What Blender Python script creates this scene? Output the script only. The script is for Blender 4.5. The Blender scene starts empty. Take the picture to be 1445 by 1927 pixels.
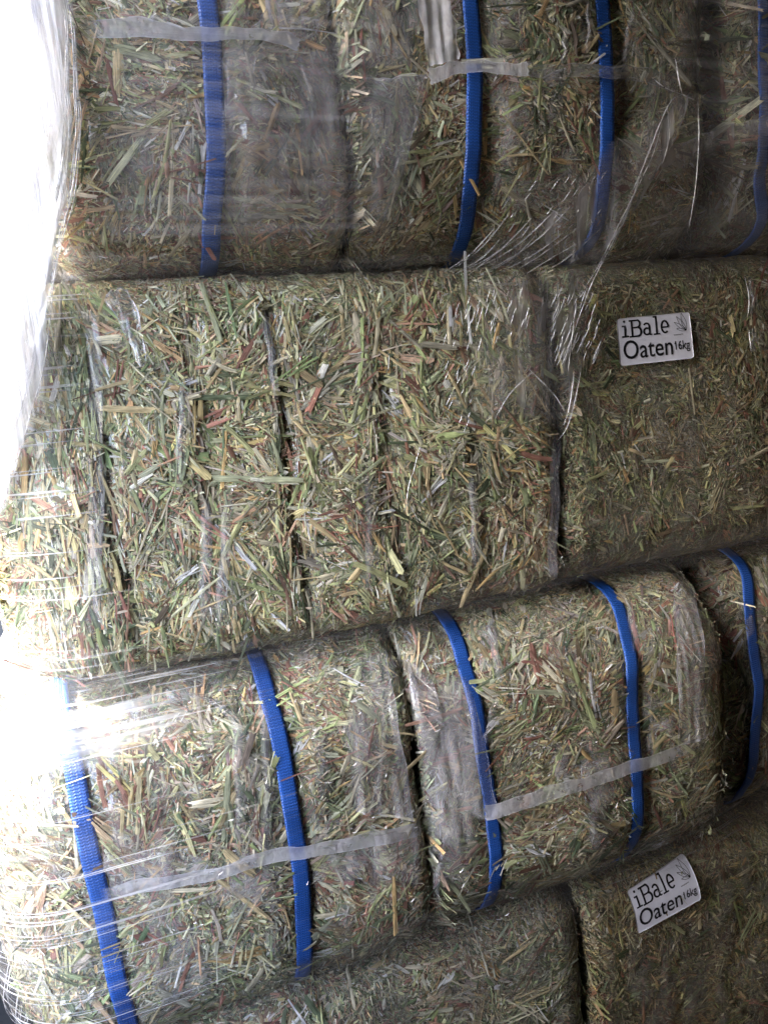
import bpy, math, random
import numpy as np
from mathutils import Vector, Matrix

# ------------------------------------------------------------------ camera, world, sun, exposure
SC = bpy.context.scene
COL = SC.collection
FLOOR = 0.93                      # height of the camera-level datum above the floor: z_world = z + FLOOR
CAM_Y = -0.677                    # the photographer stands this far in front of the stack
F_PX, PITCH, YAW, ROLL = 1400.0, 8.0, 20.0, -6.0
PW, PH = 1445.0, 1927.0
CAM = np.array([0.0, CAM_Y, FLOOR])
_p, _y, _r = map(math.radians, (PITCH, YAW, ROLL))
_f = np.array([math.sin(_y)*math.cos(_p), math.cos(_y)*math.cos(_p), -math.sin(_p)])
_rt = np.array([math.cos(_y), -math.sin(_y), 0.0]); _up = np.cross(_rt, _f)
_r2 = _rt*math.cos(_r) + _up*math.sin(_r); _u2 = -_rt*math.sin(_r) + _up*math.cos(_r)
cd = bpy.data.cameras.new("camera"); cam = bpy.data.objects.new("camera", cd); COL.objects.link(cam)
M = Matrix.Identity(4)
for i in range(3):
    M[i][0], M[i][1], M[i][2], M[i][3] = _r2[i], _u2[i], -_f[i], CAM[i]
cam.matrix_world = M
cd.sensor_fit = 'VERTICAL'; cd.sensor_height = 36.0; cd.lens = 36.0*F_PX/PH
cd.clip_start = 0.01; cd.clip_end = 500.0
SC.camera = cam

TO_SUN = Vector((-0.80, 0.24, 0.60)).normalized()
w = bpy.data.worlds.new("World"); SC.world = w; w.use_nodes = True
nt = w.node_tree
sky = nt.nodes.new("ShaderNodeTexSky"); sky.sky_type = 'NISHITA'; sky.sun_disc = False
sky.sun_elevation = math.asin(TO_SUN.z)
sky.sun_rotation = math.atan2(TO_SUN.x, TO_SUN.y)
sky.air_density = 0.7; sky.dust_density = 3.0; sky.ozone_density = 0.4
bg = nt.nodes["Background"]; bg.inputs["Strength"].default_value = 0.15
nt.links.new(sky.outputs[0], bg.inputs[0])
sd = bpy.data.lights.new("sun", 'SUN'); sd.energy = 2.0; sd.angle = math.radians(0.5); sd.color = (1.0, 0.95, 0.87)
so = bpy.data.objects.new("sun", sd); COL.objects.link(so)
so.rotation_euler = TO_SUN.to_track_quat('Z', 'Y').to_euler()
SC.view_settings.view_transform = 'Standard'; SC.view_settings.look = 'None'
SC.view_settings.exposure = 4.12; SC.view_settings.gamma = 1.0
SC.cycles.transparent_max_bounces = 32; SC.cycles.max_bounces = 10

# ------------------------------------------------------------------ helpers
def at(px, py, y=0.0):
    """photo pixel -> (x, z, y) on the vertical plane at depth y"""
    px = np.asarray(px, float); py = np.asarray(py, float); y = np.asarray(y, float)
    v = _f[:, None]*np.ones(px.size) + _r2[:, None]*((px.ravel()-PW/2)/F_PX) - _u2[:, None]*((py.ravel()-PH/2)/F_PX)
    t = (y.ravel() - CAM_Y)/v[1]
    P = CAM[:, None] + v*t
    return P[0].reshape(px.shape), P[2].reshape(px.shape)

def sm(a, b, x):
    t = np.clip((x-a)/(b-a), 0, 1); return t*t*(3-2*t)

def _hash(ix, iy, iz, seed):
    n = (ix*374761393 + iy*668265263 + iz*2147483647 + seed*1274126177) & 0xFFFFFFFF
    n = ((n ^ (n >> 13))*1274126177) & 0xFFFFFFFF
    n = ((n ^ (n >> 16))*2246822519) & 0xFFFFFFFF
    return ((n ^ (n >> 15)) & 0xFFFFFF)/float(0xFFFFFF)

def noise(P, s, seed=0, stretch=(1, 1, 1)):
    """value noise in -1..1, P is (n,3)"""
    Q = P*(np.array(stretch)*s); I = np.floor(Q).astype(np.int64); f = Q-I; f = f*f*(3-2*f)
    out = 0
    for dx in (0, 1):
        for dy in (0, 1):
            for dz in (0, 1):
                wgt = (f[:, 0] if dx else 1-f[:, 0])*(f[:, 1] if dy else 1-f[:, 1])*(f[:, 2] if dz else 1-f[:, 2])
                out = out + wgt*_hash(I[:, 0]+dx, I[:, 1]+dy, I[:, 2]+dz, seed)
    return out*2-1

def mesh_np(name, V, Fq, mat, parent=None, attrs=None, smooth=True):
    """one mesh object from numpy vertices and an (n,k) face array"""
    me = bpy.data.meshes.new(name); V = np.asarray(V, np.float32); Fq = np.asarray(Fq, np.int32)
    k = Fq.shape[1]
    me.vertices.add(len(V)); me.vertices.foreach_set("co", V.ravel())
    me.loops.add(Fq.size); me.loops.foreach_set("vertex_index", Fq.ravel())
    me.polygons.add(len(Fq)); me.polygons.foreach_set("loop_start", np.arange(0, Fq.size, k, dtype=np.int32))
    if smooth: me.polygons.foreach_set("use_smooth", np.ones(len(Fq), bool))
    me.update(calc_edges=True)
    for an, (ty, data) in (attrs or {}).items():
        a = me.attributes.new(an, ty, 'POINT')
        a.data.foreach_set("color" if ty == 'FLOAT_COLOR' else "vector", np.asarray(data, np.float32).ravel())
    me.materials.append(mat)
    o = bpy.data.objects.new(name, me); COL.objects.link(o)
    if parent: o.parent = parent
    return o

def grid_faces(n, m, off=0):
    i, j = np.meshgrid(np.arange(n-1), np.arange(m-1), indexing='ij'); a = (i*m+j).ravel()+off
    return np.stack([a, a+m, a+m+1, a+1], 1)

def tag(o, label=None, cat=None, group=None, kind=None):
    for k, v in (('label', label), ('category', cat), ('group', group), ('kind', kind)):
        if v: o[k] = v
    return o

class NT:
    def __init__(s, name):
        s.m = bpy.data.materials.new(name); s.m.use_nodes = True; s.t = s.m.node_tree
        s.t.nodes.clear(); s.out = s.n("ShaderNodeOutputMaterial")
    def n(s, ty, ins=None, **kw):
        nd = s.t.nodes.new(ty)
        for k, v in kw.items(): setattr(nd, k, v)
        for k, v in (ins or {}).items():
            if hasattr(v, 'outputs'): v = v.outputs[0]
            if isinstance(v, bpy.types.NodeSocket): s.t.links.new(v, nd.inputs[k])
            else: nd.inputs[k].default_value = v
        return nd
    def math(s, op, a, b=0.0, c=None, clamp=False):
        ins = {0: a, 1: b}
        if c is not None: ins[2] = c
        return s.n("ShaderNodeMath", ins, operation=op, use_clamp=clamp)
    def pos(s, scale=(1, 1, 1), rot=(0, 0, 0)):
        g = s.n("ShaderNodeNewGeometry")
        return s.n("ShaderNodeMapping", {"Vector": g.outputs["Position"], "Scale": scale, "Rotation": rot})
    def noise(s, vec, scale, detail=2.0, rough=0.5):
        return s.n("ShaderNodeTexNoise", {"Vector": vec, "Scale": scale, "Detail": detail, "Roughness": rough})
    def ramp(s, fac, lo, hi, a=0.0, b=1.0):
        return s.n("ShaderNodeMapRange", {"Value": fac, 1: lo, 2: hi, 3: a, 4: b}, interpolation_type='SMOOTHSTEP')
    def done(s, sh):
        s.t.links.new(sh.outputs[0], s.out.inputs[0]); return s.m

def mat_hay(name, from_object=False):
    t = NT(name)
    if from_object:
        oi = t.n("ShaderNodeObjectInfo"); c = oi.outputs["Color"]
        fib = t.n("ShaderNodeAttribute", attribute_name="fib").outputs["Vector"]
        fib = t.n("ShaderNodeVectorMath", {0: fib, 1: t.n("ShaderNodeCombineXYZ", {0: oi.outputs["Random"], 1: oi.outputs["Random"], 2: 0.0}).outputs[0]}, operation='ADD').outputs[0]
    else:
        c = t.n("ShaderNodeAttribute", attribute_name="col").outputs["Color"]
        fib = t.n("ShaderNodeAttribute", attribute_name="fib").outputs["Vector"]
    mp = t.n("ShaderNodeMapping", {"Vector": fib, "Scale": (1800, 45, 1)})
    a = t.noise(mp, 1.0, 2.0)
    mp2 = t.n("ShaderNodeMapping", {"Vector": fib, "Scale": (160, 90, 1)})
    b = t.noise(mp2, 1.0, 3.0)
    f = t.math('ADD', t.ramp(a.outputs[0], 0.3, 0.7, 0.55, 1.3), t.ramp(b.outputs[0], 0.3, 0.75, -0.2, 0.24))
    mul = t.n("ShaderNodeVectorMath", {0: c, 1: t.n("ShaderNodeCombineXYZ", {0: f, 1: f, 2: f}).outputs[0]}, operation='MULTIPLY')
    bump = t.n("ShaderNodeBump", {"Height": a.outputs[0], "Strength": 0.35, "Distance": 0.0004})
    pr = t.n("ShaderNodeBsdfPrincipled", {"Base Color": mul, "Roughness": 0.55, "Specular IOR Level": 0.35, "Normal": bump})
    return t.done(pr)

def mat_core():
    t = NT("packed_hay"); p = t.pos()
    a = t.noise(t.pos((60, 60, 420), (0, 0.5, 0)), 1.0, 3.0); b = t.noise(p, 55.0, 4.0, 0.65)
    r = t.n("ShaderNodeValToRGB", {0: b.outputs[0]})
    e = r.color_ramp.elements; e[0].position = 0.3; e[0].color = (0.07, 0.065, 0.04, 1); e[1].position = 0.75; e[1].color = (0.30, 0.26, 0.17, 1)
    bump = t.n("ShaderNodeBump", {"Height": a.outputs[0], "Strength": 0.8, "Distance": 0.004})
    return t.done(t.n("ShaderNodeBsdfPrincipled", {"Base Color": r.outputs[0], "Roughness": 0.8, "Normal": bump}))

def mat_film(name, lo, hi, cov=(0.35, 0.75), scale=(9, 9, 9), tint=(0.80, 0.79, 0.83), rough=0.16, bump=0.5, wr=(30, 30, 90), streak=None, spec=1.0, edge=None, rot=(0, 0, 0), trans=0.5):
    """thin clear plastic: mostly transparent, part milky scatter, a Fresnel gloss on wrinkles"""
    t = NT(name)
    n1 = t.noise(t.pos(scale, rot), 1.0, 4.0, 0.6)
    hz = t.ramp(n1.outputs[0], cov[0], cov[1], lo, hi)
    if streak:                                    # stress-whitened lines of stretched film: (scale, low, high, amount)
        for (s_, l_, h_, am, r_) in streak:
            n2 = t.noise(t.pos(s_, r_), 1.0, 2.0, 0.55)
            hz = t.math('ADD', hz, t.ramp(n2.outputs[0], l_, h_, 0.0, am))
    if edge:
        at_ = t.n("ShaderNodeAttribute", attribute_name="wt").outputs["Vector"]
        sx = t.n("ShaderNodeSeparateXYZ", {0: at_})
        hz = t.math('ADD', hz, t.math('MULTIPLY', sx.outputs[0], edge))
        hz = t.math('MULTIPLY', hz, sx.outputs[1])
    hz = t.math('MINIMUM', hz, 0.97)
    n3 = t.noise(t.pos(wr, rot), 1.0, 3.0, 0.6)
    bp = t.n("ShaderNodeBump", {"Height": n3.outputs[0], "Strength": bump, "Distance": 0.004})
    dif = t.n("ShaderNodeBsdfDiffuse", {"Color": (*tint, 1), "Normal": bp})
    tr = t.n("ShaderNodeBsdfTranslucent", {"Color": (*tint, 1), "Normal": bp})
    milk = t.n("ShaderNodeMixShader", {0: trans, 1: dif, 2: tr})
    clear = t.n("ShaderNodeBsdfTransparent", {"Color": (0.97, 0.97, 0.97, 1)})
    body = t.n("ShaderNodeMixShader", {0: hz, 1: clear, 2: milk})
    gl = t.n("ShaderNodeBsdfGlossy", {"Color": (1, 1, 1, 1), "Roughness": rough, "Normal": bp})
    lw = t.n("ShaderNodeLayerWeight", {"Blend": 0.5, "Normal": bp}).outputs["Facing"]      # the same from either side of the film
    fac = t.math('MULTIPLY', t.math('ADD', t.math('MULTIPLY', t.math('POWER', lw, 4.0), 0.6), 0.05), spec, clamp=True)
    if edge: fac = t.math('MULTIPLY', fac, sx.outputs[1])
    return t.done(t.n("ShaderNodeMixShader", {0: fac, 1: body, 2: gl}))

def mat_strap():
    t = NT("woven_blue_strap")
    fib = t.n("ShaderNodeAttribute", attribute_name="fib").outputs["Vector"]
    mp = t.n("ShaderNodeMapping", {"Vector": fib, "Scale": (1, 1, 1)})
    sx = t.n("ShaderNodeSeparateXYZ", {0: mp.outputs[0]})
    # herringbone twill: rows of short slanted yarns
    v = t.math('MULTIPLY', sx.outputs[1], 2*math.pi/0.0026)
    u = t.math('MULTIPLY', sx.outputs[0], 2*math.pi/0.0042)
    zig = t.math('MULTIPLY', t.math('ABSOLUTE', t.math('SINE', t.math('MULTIPLY', u, 0.5))), 2.2)
    wv = t.math('SINE', t.math('ADD', v, zig))
    rows = t.math('ABSOLUTE', t.math('SINE', u))
    h = t.math('MULTIPLY', t.math('ADD', wv, 1.0), t.math('ADD', t.math('MULTIPLY', rows, 0.5), 0.3))
    nz = t.noise(t.pos((25, 25, 25)), 1.0, 3.0)
    f = t.math('MULTIPLY', t.ramp(h, 0.0, 1.5, 0.62, 1.12), t.ramp(nz.outputs[0], 0.2, 0.8, 0.8, 1.15))
    col = t.n("ShaderNodeVectorMath", {0: (0.018, 0.098, 0.41), 1: t.n("ShaderNodeCombineXYZ", {0: f, 1: f, 2: f}).outputs[0]}, operation='MULTIPLY')
    bp = t.n("ShaderNodeBump", {"Height": h, "Strength": 0.6, "Distance": 0.0005})
    return t.done(t.n("ShaderNodeBsdfPrincipled", {"Base Color": col, "Roughness": 0.42, "Specular IOR Level": 0.5, "Normal": bp}))

def mat_plain(name, c, rough=0.6, n=0.12, sc=40, bump=0.0):
    t = NT(name); nz = t.noise(t.pos(), sc, 4.0, 0.6)
    f = t.ramp(nz.outputs[0], 0.25, 0.75, 1-n, 1+n)
    col = t.n("ShaderNodeVectorMath", {0: c, 1: t.n("ShaderNodeCombineXYZ", {0: f, 1: f, 2: f}).outputs[0]}, operation='MULTIPLY')
    bp = t.n("ShaderNodeBump", {"Height": nz.outputs[0], "Strength": bump, "Distance": 0.003})
    return t.done(t.n("ShaderNodeBsdfPrincipled", {"Base Color": col, "Roughness": rough, "Specular IOR Level": 0.2, "Normal": bp}))

HAY = mat_hay("chopped_hay"); STRAW = mat_hay("dry_straw", True); CORE = mat_core(); STRAP = mat_strap()
BAG = mat_film("clear_bag", 0.05, 0.26, (0.42, 0.72), (11, 11, 11), rough=0.14, bump=0.6, wr=(60, 60, 26), spec=1.6, trans=0.15)
BAG_CLEAR = mat_film("tight_clear_bag", 0.01, 0.10, (0.45, 0.75), (11, 11, 11), rough=0.12, bump=0.6, wr=(60, 60, 26), spec=1.2, trans=0.15)
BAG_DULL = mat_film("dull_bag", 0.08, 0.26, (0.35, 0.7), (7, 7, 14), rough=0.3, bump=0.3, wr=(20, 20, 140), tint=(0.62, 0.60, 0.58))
LOOSE = mat_film("loose_bag_fold", 0.16, 0.42, (0.35, 0.7), (14, 14, 9), rough=0.2, bump=0.6, wr=(70, 70, 18), tint=(0.78, 0.78, 0.84))
SEAL = mat_film("heat_seal", 0.42, 0.72, (0.35, 0.7), (30, 30, 60), rough=0.25, bump=0.4, wr=(120, 120, 60), tint=(0.86, 0.87, 0.92))
PAPER = mat_plain("white_sticker", (0.82, 0.82, 0.88), 0.45, 0.05, 60)
INK = mat_plain("black_ink", (0.015, 0.015, 0.018), 0.5, 0.3, 300)
CONC = mat_plain("black_rubber_floor", (0.005, 0.005, 0.005), 0.85, 0.3, 30, 0.3)
BLOCKER = mat_plain("dark_light_blocker", (0.07, 0.06, 0.052), 0.8, 0.3, 8, 0.3)  # dark surface for the added light blockers only

# ------------------------------------------------------------------ the floor, and unseen slabs added to block light
def slab(name, lo, hi, mat):
    V = np.array([(x, y, z) for x in (lo[0], hi[0]) for y in (lo[1], hi[1]) for z in (lo[2], hi[2])])
    Fq = [(0, 1, 3, 2), (4, 6, 7, 5), (0, 4, 5, 1), (2, 3, 7, 6), (0, 2, 6, 4), (1, 5, 7, 3)]
    return tag(mesh_np(name, V, Fq, mat, smooth=False), kind='structure')
slab("floor", (-40, -40, -0.1), (40, 40, 0.0), CONC)
slab("facing_light_blocker", (-0.10, -0.90, 0.0), (1.12, -0.80, 1.6), BLOCKER)  # added unseen behind the camera, narrows the light reaching the stack
slab("sun_blocker", (-1.32, 0.02, 0.0), (-1.20, 4.0, 1.44), BLOCKER)  # added out of view to shade the lower left from the sun
slab("low_sky_blocker", (-0.66, -4.0, 0.0), (-0.56, 0.018, 0.50), BLOCKER)  # added out of view, cuts the low sky for the bottom courses
slab("side_light_blocker", (-0.17, -0.80, 0.0), (-0.10, -0.33, 1.7), BLOCKER)  # added unseen, leaves a narrow opening so side light falls off rightwards
slab("end_light_blocker", (1.04, -0.80, 0.0), (1.12, 1.2, 1.6), BLOCKER)  # added unseen, stops light leaking in at the right end
slab("top_light_blocker", (-0.10, -0.90, 1.6), (1.12, 1.2, 1.7), BLOCKER)  # added unseen lid that keeps overhead sky light out

# ------------------------------------------------------------------ bales
class Bale:
    """a rounded cuboid of pressed hay; surface points and normals on demand"""
    def __init__(s, x0, x1, z0, z1, yf, depth, rx, ry, rz, bulge=0.0, straps=(), creases=(), seed=1, lump=0.006):
        s.c = np.array([(x0+x1)/2, yf+depth/2, (z0+z1)/2+FLOOR]); s.h = np.array([(x1-x0)/2, depth/2, (z1-z0)/2])
        s.rx, s.ry, s.rz = rx, ry, rz; s.bulge = bulge; s.straps = straps; s.creases = creases; s.seed = seed; s.lump = lump
    def disp(s, P, N):
        L = (P-s.c)/s.h
        d = s.bulge*np.clip(1-L[:, 0]**2, 0, 1)*np.clip(1-L[:, 2]**2, 0, 1)
        d = d + s.lump*noise(P, 9, s.seed) + s.lump*0.5*noise(P, 24, s.seed+7) + 0.0015*noise(P, 70, s.seed+9)
        for sx in s.straps: d = d - 0.007*np.exp(-((P[:, 0]-sx)/0.022)**2)
        for (cx, wd, dp, z0, z1) in s.creases:
            xx = cx + 0.006*noise(P, 14, s.seed+3, (0, 0, 1))
            d = d - dp*np.exp(-((P[:, 0]-xx)/wd)**2)*sm(z0-0.03, z0+0.02, P[:, 2]-FLOOR)*(1-sm(z1-0.02, z1+0.03, P[:, 2]-FLOOR))
        return d
    def surf(s, face, a, b, flat=False):
        a = np.asarray(a, float).ravel(); b = np.asarray(b, float).ravel(); o = np.ones_like(a); h = s.h
        q = {'front': (a*h[0], -h[1]*o, b*h[2]), 'left': (-h[0]*o, a*h[1], b*h[2]), 'right': (h[0]*o, a*h[1], b*h[2]), 'back': (a*h[0], h[1]*o, b*h[2]),
             'top': (a*h[0], b*h[1], h[2]*o), 'bottom': (a*h[0], b*h[1], -h[2]*o)}[face]
        q = np.stack(q, 1)
        R = np.stack([np.where(q[:, 0] < 0, s.rx[0], s.rx[1]), s.ry*o, np.where(q[:, 2] < 0, s.rz[0], s.rz[1])], 1)
        k = sm(0.10, 0.24, q[:, 1]+h[1])[:, None]; R = R*(1-k)+np.array([0.012, s.ry, 0.012])*k      # square at the back, soft at the front
        inn = np.clip(q, -h+R, h-R); e = (q-inn)/R
        e0 = e; ln = np.linalg.norm(e, axis=1, keepdims=True); e = e/np.maximum(ln, 1e-6)
        P = s.c+inn+R*e; N = e/R; N /= np.linalg.norm(N, axis=1, keepdims=True)
        if face in ('front', 'top', 'bottom'):     # sides pressed against a neighbour keep a tight edge
            e2 = e0*np.array([0, 1.0, 1.0]); e2 = e2/np.maximum(np.linalg.norm(e2, axis=1, keepdims=True), 1e-6)
            N2 = e2/R; N2 /= np.linalg.norm(N2, axis=1, keepdims=True); ex = np.clip(e0[:, :1], -1, 1); cx = np.sqrt(1-ex*ex)
            P2 = s.c+inn+R*e2; P2[:, 0] = s.c[0]+q[:, 0]; P2 = P2-N2*0.007*(1-cx)
            N2 = N2*np.maximum(cx, 0.05); N2[:, 0] += ex[:, 0]; N2 /= np.linalg.norm(N2, axis=1, keepdims=True)
            tight = (R[:, 0] < 0.06) & (np.abs(e0[:, 0]) > 0)
            P[tight] = P2[tight]; N[tight] = N2[tight]
        if not flat: P = P + N*s.disp(P, N)[:, None]
        return P, N
    def front_y(s, x, z):
        """depth of the front at x, z (z is datum-relative)"""
        x = np.asarray(x, float); z = np.asarray(z, float)+FLOOR; X = x-s.c[0]; Z = z-s.c[2]; h = s.h
        Rx = np.where(X < 0, s.rx[0], s.rx[1]); Rz = np.where(Z < 0, s.rz[0], s.rz[1])
        ex = np.clip(np.abs(X)-(h[0]-Rx), 0, None)/Rx; ez = np.clip(np.abs(Z)-(h[2]-Rz), 0, None)/Rz
        tight = Rx < 0.06; ex = np.clip(ex, 0, 1)
        e2 = np.clip(np.where(tight, 0, ex*ex)+ez*ez, 0, 1.0)
        y = s.c[1]-h[1]+s.ry-s.ry*np.sqrt(1-e2)+np.where(tight, 0.007*(1-np.sqrt(1-ex*ex)), 0)
        L0 = X/h[0]; L2 = Z/h[2]
        y = y - s.bulge*np.clip(1-L0**2, 0, 1)*np.clip(1-L2**2, 0, 1)
        return np.where((np.abs(X) <= h[0]) & (np.abs(Z) <= h[2]), y, 0.3)

PAL = {  # linear albedo
    'tan': (0.50, 0.41, 0.24), 'pale': (0.60, 0.55, 0.40), 'green': (0.27, 0.31, 0.155), 'dark': (0.12, 0.15, 0.09), 'sage': (0.31, 0.33, 0.22),
    'grey': (0.40, 0.38, 0.30), 'red': (0.27, 0.14, 0.105), 'rust': (0.38, 0.23, 0.16), 'gold': (0.54, 0.38, 0.18), 'brown': (0.20, 0.145, 0.10), 'lime': (0.44, 0.45, 0.24)}
PK = list(PAL); PV = np.array([PAL[k] for k in PK])
PW_BASE = np.array([0.18, 0.18, 0.12, 0.085, 0.15, 0.12, 0.08, 0.065, 0.045, 0.045, 0.08])

def pick_cols(rng, P, n, seed):
    """a colour for each flake; slow drifts make greener, browner and paler patches"""
    g = noise(P, 14, seed+31); r = noise(P, 11, seed+37)
    Wt = np.tile(PW_BASE, (n, 1))
    Wt[:, [2, 3, 4, 10]] *= np.clip(1+1.1*g, 0.15, 3)[:, None]
    Wt[:, [6, 7, 9]] *= np.clip(1+1.2*r, 0.15, 3)[:, None]
    cs = np.cumsum(Wt/Wt.sum(1, keepdims=True), 1)
    k = (rng.random((n, 1)) > cs).sum(1).clip(0, len(PK)-1)
    c = PV[k]*np.exp(rng.normal(0.06, 0.32, (n, 1)))*np.exp(rng.normal(0, 0.05, (n, 3)))
    return np.clip(c, 0.01, 0.75)

def frames(N, ang):
    up = np.tile(np.array([0, 0, 1.0]), (len(N), 1)); up[np.abs(N[:, 2]) > 0.8] = (0, 1, 0)
    e1 = np.cross(up, N); e1 /= np.linalg.norm(e1, axis=1, keepdims=True); e2 = np.cross(N, e1)
    T = e1*np.cos(ang)[:, None]+e2*np.sin(ang)[:, None]; B = np.cross(N, T)
    return T, B

def flake_mesh(rng, P, N, ang, L, W, col, rows=2, cols=2, tilt=0.12, curl=0.08, ridge=0.18, ragged=0.3):
    n = len(P); T, B = frames(N, ang)
    t1 = rng.normal(0, tilt, n)[:, None]; t2 = rng.normal(0, tilt*2.2, n)[:, None]
    T = T+N*t1; T /= np.linalg.norm(T, axis=1, keepdims=True)
    B = B+N*t2; B /= np.linalg.norm(B, axis=1, keepdims=True); Nn = np.cross(T, B)
    u = np.linspace(-0.5, 0.5, rows); v = np.linspace(-0.5, 0.5, cols)
    taper = np.ones((n, rows))
    if rows > 2:
        cut = rng.random(n) < 0.75
        taper[:, 0] = np.where(cut, rng.uniform(0.8, 1.05, n), rng.uniform(0.3, 0.8, n)); taper[:, -1] = np.where(cut, rng.uniform(0.75, 1.05, n), rng.uniform(0.15, 0.8, n))
    bend = rng.normal(0, curl, n); bow = rng.normal(0, curl*0.5, n)
    V = np.empty((n, rows, cols, 3)); fib = np.zeros((n, rows, cols, 3)); rnd = rng.random(n)*7
    for i in range(rows):
        for j in range(cols):
            rag = rng.normal(0, ragged, n)*W if i in (0, rows-1) else 0
            lu = u[i]*L+rag
            w_ = v[j]*W*taper[:, i]
            side = bend*L*(u[i]**2*4-0.5)
            hgt = bow*L*(0.5-u[i]**2*4)+ridge*W*(1-abs(v[j])*2) if cols > 2 else bow*L*(0.5-u[i]**2*4)
            V[:, i, j] = P+T*lu[:, None]+B*(w_+side)[:, None]+Nn*np.asarray(hgt)[:, None]
            fib[:, i, j, 0] = w_+rnd; fib[:, i, j, 1] = lu+rnd*3
    base = (np.arange(n)*rows*cols)[:, None]
    f0 = grid_faces(rows, cols)
    Fq = (base[:, :, None]+f0[None]).reshape(-1, 4)
    C = np.ones((n, rows, cols, 4)); C[..., :3] = col[:, None, None, :]
    return V.reshape(-1, 3), Fq, C.reshape(-1, 4), fib.reshape(-1, 3)

def ori(rng, P, seed, n, jit=0.45, bale=None):
    ang = 2.6*noise(P, 16, seed+51)+1.5*noise(P, 38, seed+53)+rng.normal(0, jit, n)
    if bale is not None and bale.creases:      # stems lie upright along the slab joints
        k = np.zeros(n)
        for (cx, wd, dp, z0, z1) in bale.creases: k = np.maximum(k, 0.75*np.exp(-((P[:, 0]-cx)/0.014)**2))
        k = np.maximum(k, 0.8*sm(-0.085, -0.05, P[:, 0])*(1-sm(-0.005, 0.01, P[:, 0])))
        ang = np.where(rng.random(n) < k, math.pi/2+rng.normal(0, 0.16, n), ang)
    return ang

def sample(bale, rng, n, faces):
    Ps, Ns = [], []
    tot = sum(f[1] for f in faces)
    for f, wgt, ar, br in faces:
        k = int(n*wgt/tot)
        P, N = bale.surf(f, rng.uniform(*ar, k), rng.uniform(*br, k)); Ps.append(P); Ns.append(N)
    return np.concatenate(Ps), np.concatenate(Ns)

# a few straw blanks shared by all the large straws
def straw_blank(i):
    rng = np.random.default_rng(900+i); L = rng.uniform(0.032, 0.078); W = (rng.uniform(0.0045, 0.0085), rng.uniform(0.0022, 0.0042), rng.uniform(0.0012, 0.0022))[i % 3]
    rows, cols = 7, (6, 4, 3)[i % 3]; u = np.linspace(-0.5, 0.5, rows); v = np.linspace(-0.5, 0.5, cols)
    bend = rng.normal(0, 0.02); kink = rng.normal(0, 0.1) if i % 4 == 1 else 0
    V = []; fib = []; t0 = rng.uniform(0.75, 1); t1 = rng.uniform(0.55, 1.0)
    for a in range(rows):
        tp = 1.0 if 0 < a < rows-1 else (t0 if a == 0 else t1)
        for b in range(cols):
            rag = rng.normal(0, 0.35*W) if a in (0, rows-1) else 0
            x = u[a]*L+rag; y = v[b]*W*tp + bend*L*(u[a]**2*4-0.3) + kink*max(0, u[a])*L
            z = 0.07*W*(1-(2*v[b])**2) + rng.normal(0, 0.0003 if i % 3 == 0 else 0.00012) + 0.0006*math.sin(u[a]*5+i)
            V.append((x, y, z)); fib.append((v[b]*W*tp, x, 0))
    V = np.array(V); n = len(V); Fq = grid_faces(rows, cols)
    o = mesh_np("straw", V, Fq, STRAW, attrs={"fib": ('FLOAT_VECTOR', fib)})
    me = o.data; bpy.data.objects.remove(o)
    return me
BLANKS = [straw_blank(i) for i in range(18)]
STRAW_COLS = ['tan', 'pale', 'lime', 'green', 'sage', 'red', 'rust', 'grey', 'pale', 'green', 'lime', 'tan', 'sage', 'dark', 'grey', 'gold']

def strap(bale, root, xs):
    """woven band round the bale; xs = [(z, x), ...] where it lies on the front"""
    zz = np.array([p[0] for p in xs])[::-1]; xx = np.array([p[1] for p in xs])[::-1]
    b = np.concatenate([np.linspace(0.6, -1, 14), np.linspace(1, -1, 60)[1:], np.linspace(-1, 0.6, 14)[1:]])
    fc = ['top']*14+['front']*59+['bottom']*13
    P = np.zeros((len(b), 3)); N = np.zeros((len(b), 3))
    for f in ('top', 'front', 'bottom'):
        ix = [i for i in range(len(b)) if fc[i] == f]
        z = bale.c[2]-FLOOR+(b[ix]*bale.h[2] if f == 'front' else 0*b[ix]+(bale.h[2] if f == 'top' else -bale.h[2]))
        a = (np.interp(z, zz, xx)-bale.c[0])/bale.h[0]
        P[ix], N[ix] = bale.surf(f, a, b[ix]) if f == 'front' else bale.surf(f, a, b[ix])
    # taut band: smooth out the lumps along its run
    P0 = P.copy()
    for _ in range(14): P[1:-1] = (P[:-2]+2*P[1:-1]+P[2:])/4
    P = P+N*np.clip(((P0-P)*N).sum(1), 0, None)[:, None]
    for _ in range(2): P[1:-1] = (P[:-2]+2*P[1:-1]+P[2:])/4
    P = P+N*0.0047
    T = np.gradient(P, axis=0); T /= np.linalg.norm(T, axis=1, keepdims=True)
    B = np.cross(T, N); B /= np.linalg.norm(B, axis=1, keepdims=True); Nn = np.cross(B, T)
    Wd, th = 0.0160, 0.0007; s = np.concatenate([[0], np.cumsum(np.linalg.norm(np.diff(P, axis=0), axis=1))])
    sec = [(-0.5, -th), (-0.5, th*0.5), (-0.3, th), (0, th*1.15), (0.3, th), (0.5, th*0.5), (0.5, -th)]
    V = []; fib = []
    for i in range(len(P)):
        wob = 0.0004*math.sin(s[i]*60)
        for u, h in sec: V.append(P[i]+B[i]*(u*Wd+wob)+Nn[i]*h); fib.append((u*Wd, s[i], 0))
    return mesh_np("strap", V, grid_faces(len(P), len(sec)), STRAP, root, {"fib": ('FLOAT_VECTOR', fib)})

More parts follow.
